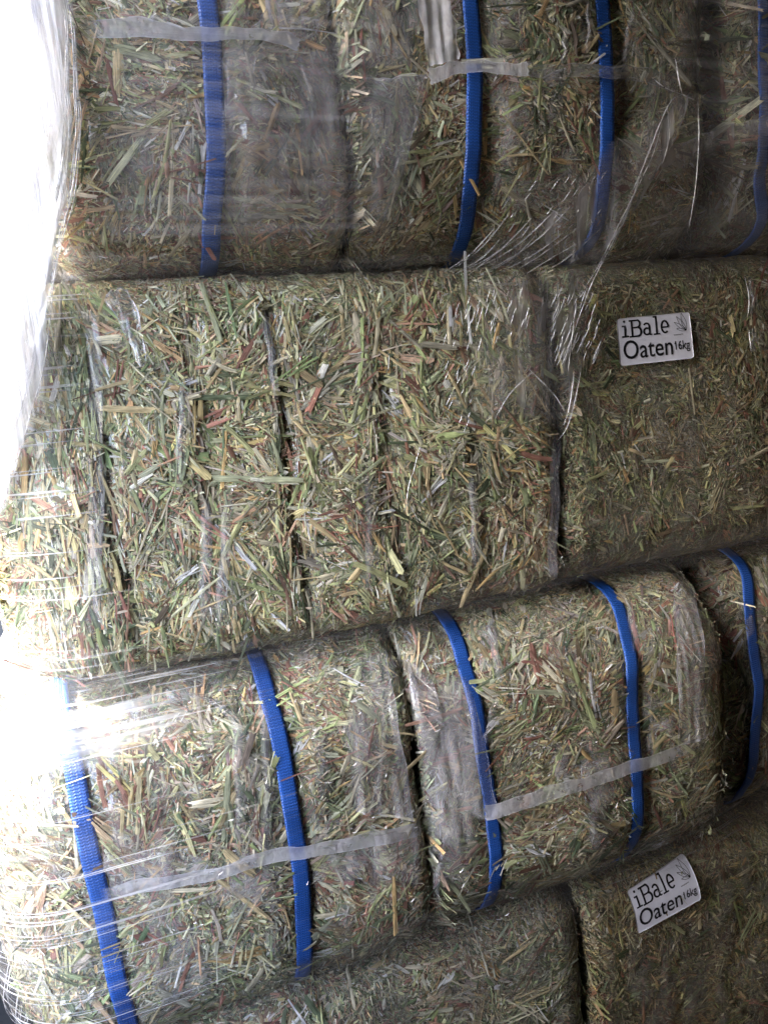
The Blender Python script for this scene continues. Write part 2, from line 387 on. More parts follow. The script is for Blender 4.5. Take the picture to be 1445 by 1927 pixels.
def make_bale(bale, label, nf, nm, nb, ns, seed, faces, film, fine=1.0, straps=(), straw_box=((-0.92, 0.92), (-0.85, 0.85)), dust=0.0, tintmul=(1, 1, 1)):
    rng = np.random.default_rng(seed)
    root = bpy.data.objects.new("hay_bale", None); COL.objects.link(root)
    root.location = (bale.c[0], bale.c[1], bale.c[2]-bale.h[2]); bpy.context.view_layer.update()
    root.empty_display_size = 0.1
    tag(root, label, "hay bale", "plastic wrapped hay bales stacked in courses")
    inv = np.array(root.location)
    # core and bag shells
    def shell(name, off, mat, na, nb_, sides):
        Vs, Fs, o = [], [], 0
        for f in sides:
            A, Bv = np.meshgrid(np.linspace(-1, 1, na), np.linspace(-1, 1, nb_), indexing='ij')
            P, N = bale.surf(f, A, Bv)
            wk = 0.0016*noise(P, 60, seed+91, (1, 1, 0.22)) + 0.0008*noise(P, 120, seed+92) if off > -0.002 else 0
            Vs.append(P+N*(off+wk if np.isscalar(wk) else (off+wk)[:, None])-inv); Fs.append(grid_faces(na, nb_, o) if f in ('front', 'bottom', 'left') else grid_faces(na, nb_, o)[:, ::-1]); o += na*nb_
        return mesh_np(name, np.concatenate(Vs), np.concatenate(Fs), mat, root)
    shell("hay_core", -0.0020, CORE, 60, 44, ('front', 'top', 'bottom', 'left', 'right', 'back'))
    bag = shell("bag", 0.0004, film, 110, 80, ('front', 'top', 'bottom', 'left', 'right'))
    # chopped hay: fine chaff, medium flakes, bundles of parallel stems
    Vs, Fs, Cs, Bs = [], [], [], []; off = 0
    def add(tup):
        nonlocal off
        V, Fq, C, fb = tup; Vs.append(V-inv); Fs.append(Fq+off); Cs.append(C); Bs.append(fb); off += len(V)
    def crev(P):   # fewer stems sit in the creases
        k = np.zeros(len(P))
        for (cx, wd, dp, z0, z1) in bale.creases:
            k = np.maximum(k, np.exp(-((P[:, 0]-cx)/(wd*0.8))**2)*min(1, dp/0.01))
        return k
    def edge(P):   # stems are shorter, and bent out of sight, where the bag turns over an edge
        d = np.minimum(bale.h[2]-np.abs(P[:, 2]-bale.c[2]), np.where(P[:, 0] > bale.c[0], bale.c[0]+bale.h[0]-P[:, 0], 1.0))
        return np.clip(d/0.035, 0.32, 1)
    P, N = sample(bale, rng, int(nf*2.7), faces); n = len(P)
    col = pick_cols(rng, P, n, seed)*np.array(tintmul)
    L = np.exp(rng.normal(math.log(0.0062*fine), 0.5, n)); W = np.exp(rng.normal(math.log(0.00095*fine), 0.42, n))
    lens = rng.random(n) < 0.06; L[lens] = 0.008; W[lens] = 0.0024
    ang = ori(rng, P, seed, n, 0.7, bale)
    P = P+N*(rng.uniform(-0.0013, 0.0009, n))[:, None]
    add(flake_mesh(rng, P, N, ang, L, W, col, 2, 2, 0.07, 0.0))
    P, N = sample(bale, rng, int(nm*0.85), faces); n = len(P)
    keep = rng.random(n) > 0.35*crev(P); P, N = P[keep], N[keep]; n = len(P)
    size = np.clip(1+0.7*noise(P, 12, seed+61), 0.35, 1.9)
    if dust:   # the lower part of the face holds finer chaff
        zz = (P[:, 2]-bale.c[2])/bale.h[2]; size *= 1-dust*sm(0.1, -0.8, zz) if False else 1-dust*(1-sm(-0.8, 0.1, zz))
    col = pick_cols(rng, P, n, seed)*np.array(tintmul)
    L = np.exp(rng.normal(math.log(0.0155*fine), 0.5, n))*size**0.7; W = np.exp(rng.normal(math.log(0.0019*fine), 0.6, n))*size**0.7; L *= edge(P); W = np.minimum(W, L*0.4)
    ang = ori(rng, P, seed, n, 0.45, bale)
    P = P+N*(rng.uniform(-0.0011, 0.0009, n))[:, None]
    add(flake_mesh(rng, P, N, ang, L, W, col, 3, 3, 0.045, 0.02, 0.06))
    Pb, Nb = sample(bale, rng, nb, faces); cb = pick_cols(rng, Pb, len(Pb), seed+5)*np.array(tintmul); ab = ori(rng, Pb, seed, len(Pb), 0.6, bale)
    rep = rng.integers(3, 8, len(Pb)); ix = np.repeat(np.arange(len(Pb)), rep); n = len(ix)
    T, B = frames(Nb[ix], ab[ix]); d = rng.normal(0, 0.0035, n)
    P = Pb[ix]+B*d[:, None]+T*rng.normal(0, 0.006, n)[:, None]+Nb[ix]*rng.uniform(-0.0008, 0.0011, n)[:, None]
    col = np.clip(cb[ix]*np.exp(rng.normal(0, 0.2, (n, 1))), 0.01, 0.75)
    keep = rng.random(n) > 0.5*crev(P)
    P, ix, col = P[keep], ix[keep], col[keep]; n = len(P)
    add(flake_mesh(rng, P, Nb[ix], ab[ix]+rng.normal(0, 0.1, n), edge(P)*np.exp(rng.normal(math.log(0.026*fine), 0.45, n)), np.exp(rng.normal(math.log(0.0016*fine), 0.5, n)), col, 4, 3, 0.025, 0.015, 0.06))
    ch = mesh_np("chopped_hay", np.concatenate(Vs), np.concatenate(Fs), HAY, root, {"col": ('FLOAT_COLOR', np.concatenate(Cs)), "fib": ('FLOAT_VECTOR', np.concatenate(Bs))}, smooth=False)
    ch['kind'] = 'stuff'
    # the large straws one can pick out
    a = rng.uniform(*straw_box[0], ns); b = rng.uniform(*straw_box[1], ns)
    P, N = bale.surf('front', a, b); ang = ori(rng, P, seed, ns, 0.7, bale); T, B = frames(N, ang)
    for i in range(ns):
        o = bpy.data.objects.new("straw", BLANKS[rng.integers(len(BLANKS))]); COL.objects.link(o); o.parent = root
        t = Vector(T[i]+N[i]*rng.normal(0, 0.02)).normalized(); nn = Vector(N[i]); bb = nn.cross(t).normalized(); nn = t.cross(bb)
        p = P[i]+N[i]*rng.uniform(0.0003, 0.0011)-inv; s = rng.uniform(0.65, 1.1)*(0.75+0.25*fine)
        o.matrix_local = Matrix(((t.x*s, bb.x*s, nn.x*s, p[0]), (t.y*s, bb.y*s, nn.y*s, p[1]), (t.z*s, bb.z*s, nn.z*s, p[2]), (0, 0, 0, 1)))
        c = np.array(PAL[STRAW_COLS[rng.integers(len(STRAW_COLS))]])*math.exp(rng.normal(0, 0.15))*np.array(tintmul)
        o.color = (*c, 1)
    for xs in straps:
        st = strap(bale, root, xs); st.data.transform(Matrix.Translation(-Vector(inv)))
    return root

Z1, Z2, Z3, Z4 = 0.137, -0.218, -0.573, -0.93
SY = -0.030
def pts(pp, key):
    a, b = [p[0] for p in pp], [p[1] for p in pp]; x, z = at(a, b, SY)
    for _ in range(4):
        y = np.clip(B[key].front_y(x, z-FLOOR), SY-0.02, 0.045); x, z = at(a, b, y)
    return list(zip(z-FLOOR, x))
STR = ((0.10, 0.085), 0.085, (0.10, 0.10))
B = {}
B['A'] = Bale(-0.055, 0.2385, Z1-0.001, 0.49, SY, 0.45, (0.085, 0.014), 0.085, (0.11, 0.09), 0.010, (-0.03, 0.128), (), 11)
B['B'] = Bale(0.2405, 0.642, Z1-0.001, 0.49, SY, 0.45, (0.014, 0.03), 0.085, (0.11, 0.09), 0.010, (0.375, 0.522), (), 12)
B['C'] = Bale(0.645, 1.02, Z1-0.001, 0.49, SY, 0.45, (0.06, 0.06), 0.085, (0.11, 0.09), 0.010, (0.71, 0.90), (), 13)
B['D'] = Bale(-0.105, 0.446, Z2-0.002, Z1-0.003, -0.002, 0.42, (0.095, 0.022), 0.05, (0.035, 0.05), 0.006, (), ((0.002, 0.006, 0.008, -0.20, 0.07), (0.158, 0.007, 0.0085, -0.19, 0.10), (0.255, 0.009, 0.006, -0.19, 0.03), (0.085, 0.010, 0.005, -0.1, 0.1), (0.35, 0.010, 0.005, -0.2, 0.0)), 14, 0.004)
B['E'] = Bale(0.454, 1.02, Z2+0.003, Z1-0.003, 0.004, 0.42, (0.03, 0.03), 0.04, (0.05, 0.05), 0.006, (), (), 15, 0.004)
B['F'] = Bale(-0.150, 0.2425, Z3-0.001, Z2-0.003, SY, 0.45, (0.10, 0.014), 0.09, (0.10, 0.11), 0.010, (-0.058, 0.114), (), 16)
B['G'] = Bale(0.2445, 0.632, Z3-0.001, Z2-0.003, SY, 0.45, (0.014, 0.03), 0.09, (0.10, 0.11), 0.010, (0.315, 0.505), (), 17)
B['H'] = Bale(0.635, 1.02, Z3-0.001, Z2-0.003, SY+0.028, 0.45, (0.06, 0.05), 0.09, (0.10, 0.11), 0.010, (0.675, 0.88), (), 18)
B['I'] = Bale(-0.120, 0.432, Z4, Z3-0.003, 0.0, 0.42, (0.08, 0.03), 0.05, (0.05, 0.05), 0.006, (), (), 19, 0.004)
B['J'] = Bale(0.440, 1.02, Z4, Z3-0.003, 0.0, 0.42, (0.03, 0.03), 0.045, (0.05, 0.05), 0.006, (), (), 20, 0.004)
FR = ('front', 1.0, (-1, 1), (-1, 1))
TOPS = ('top', 0.32, (-1, 1), (-1, -0.45)); BOT = ('bottom', 0.28, (-1, 1), (-1, -0.55)); LEFT = ('left', 0.45, (-1, 0.3), (-1, 1))
RT = {}
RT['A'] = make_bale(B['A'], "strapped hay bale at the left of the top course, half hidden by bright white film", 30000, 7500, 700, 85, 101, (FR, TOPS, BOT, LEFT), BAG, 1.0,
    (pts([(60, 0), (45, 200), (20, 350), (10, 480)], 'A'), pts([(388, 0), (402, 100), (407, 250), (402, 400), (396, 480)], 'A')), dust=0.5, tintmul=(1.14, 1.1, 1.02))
RT['B'] = make_bale(B['B'], "strapped hay bale in the middle of the top course with two bright blue bands", 30000, 7500, 700, 80, 102, (FR, TOPS, BOT), BAG, 1.0,
    (pts([(885, 0), (895, 130), (890, 280), (877, 420), (862, 490)], 'B'), pts([(1136, 0), (1142, 170), (1135, 300), (1115, 420), (1095, 480)], 'B')), dust=0.4)
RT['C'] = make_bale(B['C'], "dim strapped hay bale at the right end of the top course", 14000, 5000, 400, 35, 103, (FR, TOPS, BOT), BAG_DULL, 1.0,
    (pts([(1438, 0), (1440, 200), (1425, 350), (1400, 460)], 'C'),), dust=0.4)
RT['D'] = make_bale(B['D'], "large brightly lit hay bale without straps, its cut face deeply creased", 42000, 13000, 1700, 270, 104, (FR, TOPS, BOT, LEFT), BAG_CLEAR, 1.0, straw_box=((-0.97, 0.93), (-0.82, 0.82)), dust=0.35, tintmul=(1.12, 1.10, 1.04))  # tint: warmer hay tone, also lightened in place of light falloff
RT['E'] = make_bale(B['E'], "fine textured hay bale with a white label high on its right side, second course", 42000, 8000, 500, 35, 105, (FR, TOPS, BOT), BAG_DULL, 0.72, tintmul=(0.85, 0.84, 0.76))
RT['F'] = make_bale(B['F'], "strapped hay bale at the lower left corner with white glare on its shoulder", 30000, 8000, 800, 110, 106, (FR, TOPS, BOT, LEFT), BAG, 1.0,
    (pts([(108, 1310), (128, 1400), (185, 1660), (240, 1927)], 'F'), pts([(485, 1235), (510, 1320), (545, 1500), (573, 1690), (572, 1810)], 'F')), dust=0.3)
RT['G'] = make_bale(B['G'], "strapped hay bale in the middle of the third course beside a loose bag flap", 30000, 8000, 800, 100, 107, (FR, TOPS, BOT), BAG, 1.0,
    (pts([(838, 1150), (860, 1210), (905, 1370), (933, 1550), (928, 1690)], 'G'), pts([(1118, 1080), (1160, 1150), (1190, 1270), (1197, 1450), (1190, 1590)], 'G')), dust=0.3)
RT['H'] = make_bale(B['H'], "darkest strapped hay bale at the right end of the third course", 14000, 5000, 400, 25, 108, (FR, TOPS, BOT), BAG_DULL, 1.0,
    (pts([(1370, 1040), (1390, 1110), (1410, 1200), (1420, 1330), (1415, 1450)], 'H'),))
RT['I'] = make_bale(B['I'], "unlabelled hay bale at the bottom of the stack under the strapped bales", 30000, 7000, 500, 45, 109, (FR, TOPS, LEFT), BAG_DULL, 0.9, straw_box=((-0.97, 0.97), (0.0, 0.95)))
RT['J'] = make_bale(B['J'], "dark hay bale at the bottom right with a tilted white label", 30000, 6000, 400, 25, 110, (FR, TOPS), BAG_DULL, 0.7, straw_box=((-0.97, 0.97), (0.0, 0.95)), tintmul=(0.74, 0.69, 0.56))  # tint: browner hay, also darkened to stand in for shade
#@@NEXT
# ------------------------------------------------------------------ where the outer stretch film lies
GX = np.arange(-0.20, 1.041, 0.005); GZ = np.arange(-0.95, 0.521, 0.005)
_xx, _zz = np.meshgrid(GX, GZ, indexing='ij')
HF = np.min([b.front_y(_xx, _zz) for b in B.values()], axis=0)-0.006
HULL = HF.copy()
for _ in range(3):
    for k in (9, 7, 5, 3, 2, 1):
        HULL[:, k:-k] = np.minimum(HULL[:, k:-k], (HULL[:, :-2*k]+HULL[:, 2*k:])/2)
    for k in (5, 3, 1):
        HULL[k:-k] = np.minimum(HULL[k:-k], (HULL[:-2*k]+HULL[2*k:])/2)
def lookup(G, x, z):
    i = np.clip((np.asarray(x)-GX[0])/0.005, 0, len(GX)-1.001); j = np.clip((np.asarray(z)-GZ[0])/0.005, 0, len(GZ)-1.001)
    a = i.astype(int); b = j.astype(int); u = i-a; v = j-b
    return G[a, b]*(1-u)*(1-v)+G[a+1, b]*u*(1-v)+G[a, b+1]*(1-u)*v+G[a+1, b+1]*u*v

def catmull(C, n):
    """resample control rows C (m, ...) to n rows"""
    C = np.asarray(C, float); m = len(C); t = np.linspace(0, m-1, n); i = np.clip(t.astype(int), 0, m-2); f = (t-i).reshape((-1,)+(1,)*(C.ndim-1))
    p0 = C[np.clip(i-1, 0, m-1)]; p1 = C[i]; p2 = C[i+1]; p3 = C[np.clip(i+2, 0, m-1)]
    return 0.5*(2*p1+(p2-p0)*f+(2*p0-5*p1+4*p2-p3)*f*f+(3*p1-p0-3*p2+p3)*f**3)

def film_sheet(name, ctrl, mat, parent, surf, n=60, m=60, wr=0.002, wrs=(40, 1, 40), off=0.0, fade=(0, 0, 0, 0), lip=0.0, seed=1, yref=-0.02):
    """a loose piece of film through control rows of (px, py[, lift]); it follows the bales below it.
    fade = share of the sheet over which the film thins out at its first row, last row, first and last column; lip = milkier turned edge"""
    C = np.array([[(p[0], p[1], p[2] if len(p) > 2 else 0.0) for p in r] for r in ctrl], float)
    C = catmull(C, n); C = catmull(C.transpose(1, 0, 2), m).transpose(1, 0, 2)
    sg = np.linspace(0, 9, m); C[..., 1] += 2.2*(np.sin(sg*2.1+seed)+0.6*np.sin(sg*5.3+seed*2))[None]*(1-0.5*np.linspace(0, 1, n)[:, None]); C[..., 0] += 1.8*np.sin(np.linspace(0, 7, n)*2.3+seed)[:, None]
    x, z = at(C[..., 0], C[..., 1], yref); z = z-FLOOR
    for _ in range(3):
        y = surf(x, z)-C[..., 2]; x, z = at(C[..., 0], C[..., 1], y); z = z-FLOOR
    y = surf(x, z)-C[..., 2]-off
    Pn = np.stack([x.ravel(), z.ravel()*0, z.ravel()], 1)
    y = y-(wr*(0.7*noise(Pn, 1.0, seed+3, wrs)+0.5*noise(Pn, 2.3, seed+4, wrs))).reshape(y.shape)
    V = np.stack([x, y, z+FLOOR], -1).reshape(-1, 3)
    u, v = np.meshgrid(np.linspace(0, 1, n), np.linspace(0, 1, m), indexing='ij')
    g = np.ones_like(u)
    if fade[0]: g = g*sm(0, fade[0], u)
    if fade[1]: g = g*sm(0, fade[1], 1-u)
    if fade[2]: g = g*sm(0, fade[2], v)
    if fade[3]: g = g*sm(0, fade[3], 1-v)
    e = np.maximum.reduce([np.zeros_like(u)]+[np.exp(-d/0.035) for d, fd in ((u, fade[0]), (1-u, fade[1]), (v, fade[2]), (1-v, fade[3])) if not fd])*lip
    o = mesh_np(name, V-np.array(parent.location), grid_faces(n, m), mat, parent, {"wt": ('FLOAT_VECTOR', np.stack([e, g, g*0], -1).reshape(-1, 3))})
    return o
def on(k): return lambda x, z: np.minimum(B[k].front_y(x, z), SY+0.085)
def hull(x, z): return lookup(HULL, x, z)

BAGF = dict(edge=0.55)
FOLD = mat_film("loose_bag_fold", 0.08, 0.28, (0.3, 0.7), (16, 16, 7), trans=0.15, rough=0.2, bump=0.6, wr=(60, 60, 14), tint=(0.78, 0.78, 0.85), **BAGF)
SEALM = mat_film("heat_seal", 0.26, 0.54, (0.3, 0.7), (45, 45, 40), rough=0.25, bump=0.4, wr=(90, 90, 50), trans=0.2, tint=(0.86, 0.87, 0.93), **BAGF)
# heat sealed bands and loose gussets of the bags (parts of their bales)
film_sheet("seal_band", [[(150, 48), (250, 40), (320, 52), (390, 60), (470, 58), (535, 68), (562, 80)], [(150, 80), (250, 78), (320, 80), (390, 86), (470, 80), (530, 92), (556, 102)]], SEALM, RT['A'], on('A'), 10, 70, 0.001, off=0.006, fade=(0, 0, 0.12, 0), lip=0.5, seed=1)
film_sheet("bag_fold", [[(418, 100), (480, 96), (560, 100), (640, 110)], [(420, 200), (490, 200), (570, 200), (635, 210)], [(425, 330), (490, 330), (560, 330), (622, 340)], [(425, 470), (490, 475), (550, 475), (618, 470)]], FOLD, RT['A'], on('A'), 50, 40, 0.003, (60, 1, 14), off=0.005, fade=(0, 0.25, 0, 0), seed=2)
film_sheet("bag_fold", [[(500, 0), (560, 0), (625, 0)], [(490, 40), (550, 50), (600, 60)], [(470, 60), (530, 70), (570, 85)]], FOLD, RT['A'], on('A'), 30, 40, 0.003, (90, 1, 12), off=0.007, lip=0.5, seed=3)
film_sheet("seal_band", [[(800, 138), (840, 124), (890, 120), (985, 124)], [(806, 165), (845, 148), (890, 142), (988, 150)]], SEALM, RT['B'], on('B'), 10, 50, 0.001, off=0.006, lip=0.6, seed=4)
film_sheet("seal_band", [[(985, 124), (1060, 126), (1150, 126), (1240, 140), (1275, 160)], [(988, 150), (1060, 150), (1150, 152), (1230, 166), (1265, 185)]], mat_film("clear_seal", 0.18, 0.36, (0.35, 0.7), (30, 30, 60), rough=0.2, bump=0.5, wr=(90, 90, 60), tint=(0.75, 0.74, 0.76), **BAGF), RT['B'], on('B'), 10, 60, 0.0012, off=0.005, fade=(0, 0, 0, 0.15), lip=0.4, seed=5)
film_sheet("bag_fold", [[(775, 0), (800, 0), (835, 0)], [(790, 60), (820, 60), (850, 60)], [(800, 130), (830, 125), (858, 118)]], SEALM, RT['B'], on('B'), 40, 20, 0.003, (120, 1, 12), off=0.006, lip=0.6, seed=6)
film_sheet("bag_fold", [[(672, 150), (720, 150), (780, 145), (800, 150)], [(680, 260), (730, 250), (770, 240), (790, 200)], [(690, 360), (720, 330), (750, 310), (775, 240)], [(700, 470), (725, 400), (745, 360), (765, 290)]], FOLD, RT['B'], on('B'), 50, 30, 0.003, (60, 1, 20), off=0.005, fade=(0, 0, 0.25, 0), lip=0.5, seed=7)
film_sheet("seal_band", [[(185, 1668), (260, 1650), (400, 1625), (500, 1595), (590, 1580), (700, 1560), (785, 1540)], [(190, 1692), (265, 1675), (400, 1650), (500, 1622), (590, 1605), (700, 1588), (790, 1566)]], SEALM, RT['F'], on('F'), 10, 90, 0.001, off=0.006, fade=(0, 0, 0.15, 0.06), lip=0.5, seed=8)
film_sheet("bag_fold", [[(660, 1225), (690, 1215), (722, 1215)], [(650, 1330), (700, 1330), (738, 1320)], [(640, 1440), (700, 1440), (758, 1430)], [(650, 1520), (710, 1530), (775, 1540)]], FOLD, RT['F'], on('F'), 60, 40, 0.004, (70, 1, 12), off=0.006, fade=(0.1, 0, 0.35, 0), lip=0.5, seed=9)
film_sheet("bag_fold", [[(590, 1590), (680, 1570), (785, 1555)], [(600, 1620), (690, 1610), (790, 1610)], [(620, 1660), (700, 1665), (790, 1670)]], FOLD, RT['F'], on('F'), 40, 40, 0.003, (50, 1, 22), off=0.006, fade=(0, 0.4, 0.2, 0.1), seed=10)
film_sheet("bag_fold", [[(190, 1600), (300, 1590), (380, 1600)], [(200, 1640), (310, 1620), (400, 1620)], [(215, 1680), (320, 1650), (430, 1630)]], FOLD, RT['F'], on('F'), 40, 40, 0.003, (50, 1, 30), off=0.005, fade=(0.3, 0, 0, 0.2), seed=11)
film_sheet("seal_band", [[(905, 1512), (1000, 1484), (1070, 1462), (1160, 1436), (1250, 1405), (1330, 1375)], [(908, 1540), (1005, 1510), (1070, 1488), (1160, 1460), (1250, 1428), (1330, 1395)]], mat_film("dim_seal", 0.25, 0.52, (0.3, 0.7), (45, 45, 40), rough=0.25, bump=0.4, wr=(90, 90, 50), trans=0.2, tint=(0.82, 0.82, 0.85), **BAGF), RT['G'], on('G'), 10, 70, 0.001, off=0.006, fade=(0, 0, 0, 0.25), lip=0.5, seed=12)
film_sheet("bag_fold", [[(820, 1240), (850, 1250), (868, 1275)], [(810, 1340), (860, 1340), (898, 1350)], [(830, 1430), (880, 1430), (915, 1440)], [(870, 1520), (905, 1515), (932, 1510)], [(900, 1535), (920, 1530), (935, 1522)]], FOLD, RT['G'], on('G'), 60, 30, 0.004, (60, 1, 14), off=0.006, fade=(0.2, 0, 0.3, 0), lip=0.5, seed=13)
film_sheet("bag_fold", [[(745, 1230), (765, 1225), (800, 1260)], [(770, 1330), (800, 1330), (830, 1340)], [(790, 1440), (830, 1440), (870, 1450)], [(800, 1560), (850, 1560), (900, 1540)], [(810, 1680), (850, 1690), (890, 1700)]], FOLD, RT['G'], on('G'), 60, 30, 0.004, (60, 1, 12), off=0.004, fade=(0.2, 0.3, 0.2, 0.4), seed=14)
film_sheet("bag_fold", [[(1258, 1080), (1280, 1075), (1300, 1090)], [(1262, 1200), (1290, 1195), (1316, 1210)], [(1268, 1300), (1295, 1300), (1318, 1310)], [(1270, 1400), (1295, 1395), (1320, 1385)]], FOLD, RT['G'], on('G'), 50, 24, 0.003, (80, 1, 10), off=0.006, fade=(0.2, 0, 0, 0), lip=0.5, seed=15)
film_sheet("bag_fold", [[(195, 560), (215, 545), (240, 545)], [(225, 610), (245, 600), (262, 600)], [(250, 660), (262, 655), (272, 660)], [(262, 690), (272, 690), (280, 700)]], FOLD, RT['D'], on('D'), 40, 20, 0.004, (120, 1, 20), off=0.005, lip=0.8, seed=16)
film_sheet("bag_fold", [[(160, 560), (172, 555), (190, 560)], [(165, 800), (178, 800), (196, 800)], [(162, 1000), (178, 1000), (196, 1000)], [(160, 1180), (175, 1185), (192, 1190)]], FOLD, RT['D'], on('D'), 60, 16, 0.002, (150, 1, 6), off=0.004, fade=(0.15, 0.15, 0.4, 0.2), lip=0.1, seed=17)
film_sheet("bag_edge", [[(1032, 800), (1040, 800), (1052, 800)], [(1030, 940), (1038, 940), (1050, 940)], [(1024, 1090), (1032, 1090), (1044, 1088)]], FOLD, RT['D'], hull, 40, 8, 0.001, off=0.003, fade=(0.4, 0.1, 0.3, 0.1), lip=0.3, seed=18)

for key, w_, ln in (('A', 9, [(585, 95), (612, 170), (640, 250), (632, 400), (622, 470)]), ('A', 6, [(560, 100), (585, 190), (600, 300)]), ('A', 7, [(428, 115), (432, 160), (424, 260), (428, 400)]), ('A', 8, [(300, 0), (292, 30), (286, 50)]), ('A', 7, [(325, 0), (318, 26), (310, 50)]),
                    ('B', 10, [(735, 200), (712, 330), (690, 460)]), ('B', 8, [(768, 225), (742, 330), (728, 400)]), ('B', 6, [(1100, 0), (1104, 60), (1098, 110)]), ('B', 6, [(1056, 60), (1058, 100), (1052, 130)]), ('B', 8, [(1190, 20), (1176, 70), (1172, 130)]),
                    ('C', 7, [(1282, 0), (1290, 90), (1294, 160)]), ('C', 6, [(1310, 170), (1314, 300), (1300, 430)]),
                    ('D', 12, [(390, 930), (386, 1040), (384, 1180)]), ('D', 10, [(430, 920), (420, 1050), (410, 1200)]), ('D', 9, [(350, 700), (342, 800), (338, 940)]), ('D', 9, [(690, 880), (694, 1000), (690, 1120)]), ('D', 8, [(885, 880), (888, 980), (892, 1080)]), ('D', 8, [(496, 590), (510, 680), (518, 760)]), ('D', 8, [(215, 545), (240, 620), (266, 690)]),
                    ('F', 10, [(440, 1320), (447, 1450), (450, 1640)]), ('F', 9, [(485, 1290), (500, 1420), (500, 1620)]), ('F', 12, [(330, 1290), (420, 1330), (470, 1400)]), ('F', 8, [(712, 1270), (720, 1400), (690, 1560)]),
                    ('G', 9, [(760, 1240), (775, 1300), (800, 1400)]), ('G', 8, [(905, 1150), (925, 1210), (938, 1290)]), ('G', 8, [(1150, 1090), (1180, 1150), (1192, 1230)]), ('G', 7, [(930, 1310), (915, 1370), (908, 1400)]), ('G', 8, [(810, 1690), (830, 1600), (850, 1540)]),
                    ('H', 6, [(1320, 1100), (1345, 1150), (1358, 1210)]), ('E', 6, [(1400, 520), (1410, 560), (1408, 600)]), ('E', 5, [(1410, 615), (1412, 640), (1406, 665)])):
    film_sheet("bag_fold", [[(x-w_*1.1, y), (x, y, 0.0014), (x+w_*1.1, y)] for x, y in ln], FOLD, RT[key], on(key) if key not in 'DE' else (lambda x, z, k=key: B[k].front_y(x, z)), 40, 15, 0.0010, (50, 1, 18), off=0.0045, fade=(0.3, 0.35, 0.45, 0.12), lip=0.25, seed=50+w_+int(ln[0][0]))

# ------------------------------------------------------------------ the outer stretch wrap: one thing, several layers of film
wrap = bpy.data.objects.new("stretch_wrap", None); COL.objects.link(wrap); wrap.location = (0.3, 0, 0)
bpy.context.view_layer.update(); wrap.empty_display_size = 0.1
tag(wrap, "clear stretch film wound round the whole stack of bales, bunched white at the left edge", "stretch wrap")

LINES = [((3, 3, 300), 0.59, 0.66, 0.85, (0, 0.04, 0)), ((5, 5, 140), 0.60, 0.75, 0.15, (0, 0.05, 0))]
CORNER = mat_film("stretch_film_corner", 0.01, 0.06, (0.45, 0.75), (8, 8, 30), rough=0.3, bump=0.15, wr=(10, 10, 120), tint=(0.92, 0.92, 0.95), streak=LINES, edge=0.4, spec=0.45)
CURT = mat_film("stretch_film_bunched", 0.45, 0.85, (0.3, 0.6), (110, 110, 7), rough=0.25, bump=0.8, wr=(140, 140, 9), tint=(0.93, 0.93, 0.95), streak=[((260, 260, 5), 0.55, 0.66, 0.4, (0, -0.12, 0))], edge=0.3, trans=0.4, rot=(0, -0.1, 0))
BAND = mat_film("stretch_film_bridge", 0.03, 0.11, (0.35, 0.65), (5, 5, 120), rough=0.3, bump=0.5, wr=(6, 6, 220), tint=(0.60, 0.59, 0.60), edge=0.3)
VEIL = mat_film("stretch_film_veil", 0.05, 0.22, (0.35, 0.7), (4, 4, 150), trans=0.15, rough=0.25, bump=0.4, wr=(6, 6, 180), tint=(0.74, 0.73, 0.76), edge=0.3)
WEB = mat_film("stretch_film_gathered", 0.14, 0.42, (0.35, 0.68), (60, 60, 8), rough=0.18, bump=0.7, wr=(160, 160, 8), tint=(0.74, 0.73, 0.75), edge=0.5, rot=(0, 0.55, 0))
RIDGE = mat_film("stretch_film_crease", 0.25, 0.75, (0.35, 0.6), (90, 90, 90), rough=0.12, bump=0.6, wr=(200, 200, 200), tint=(0.95, 0.95, 0.97), spec=3.0, trans=0.2)  # strained film, made extra milky white to stand in for bright glints

def left_edge(z):
    zs = np.array([-0.95, -0.80, -0.62, -0.55, -0.40, -0.26, -0.215, -0.17, -0.05, 0.08, 0.13, 0.20, 0.35, 0.50])
    xs = np.array([-0.125, -0.127, -0.135, -0.148, -0.160, -0.145, -0.118, -0.105, -0.108, -0.108, -0.085, -0.062, -0.062, -0.062])
    return np.interp(z, zs, xs)
def corner_point(s, z, out=0.0):
    """s metres along the film round the left corner: 0 where it meets the front, negative round the side"""
    rc = 0.095; x0 = left_edge(z)-out; xf = x0+rc; yf = hull(xf+0.03, z)
    arc = rc*math.pi/2; ph = np.clip((s+arc)/rc, 0, math.pi/2)
    x = np.where(s >= 0, xf+s, x0+rc*(1-np.cos(ph)))
    ya = yf+(rc+0.0)*(1-np.sin(ph))
    y = np.where(s >= 0, np.minimum(hull(xf+np.maximum(s, 0), z), yf+0.0*s)*sm(0, 0.03, s)+yf*(1-sm(0, 0.03, s)), np.where(s < -arc, yf+rc+(-arc-s), ya))
    return x, y-out
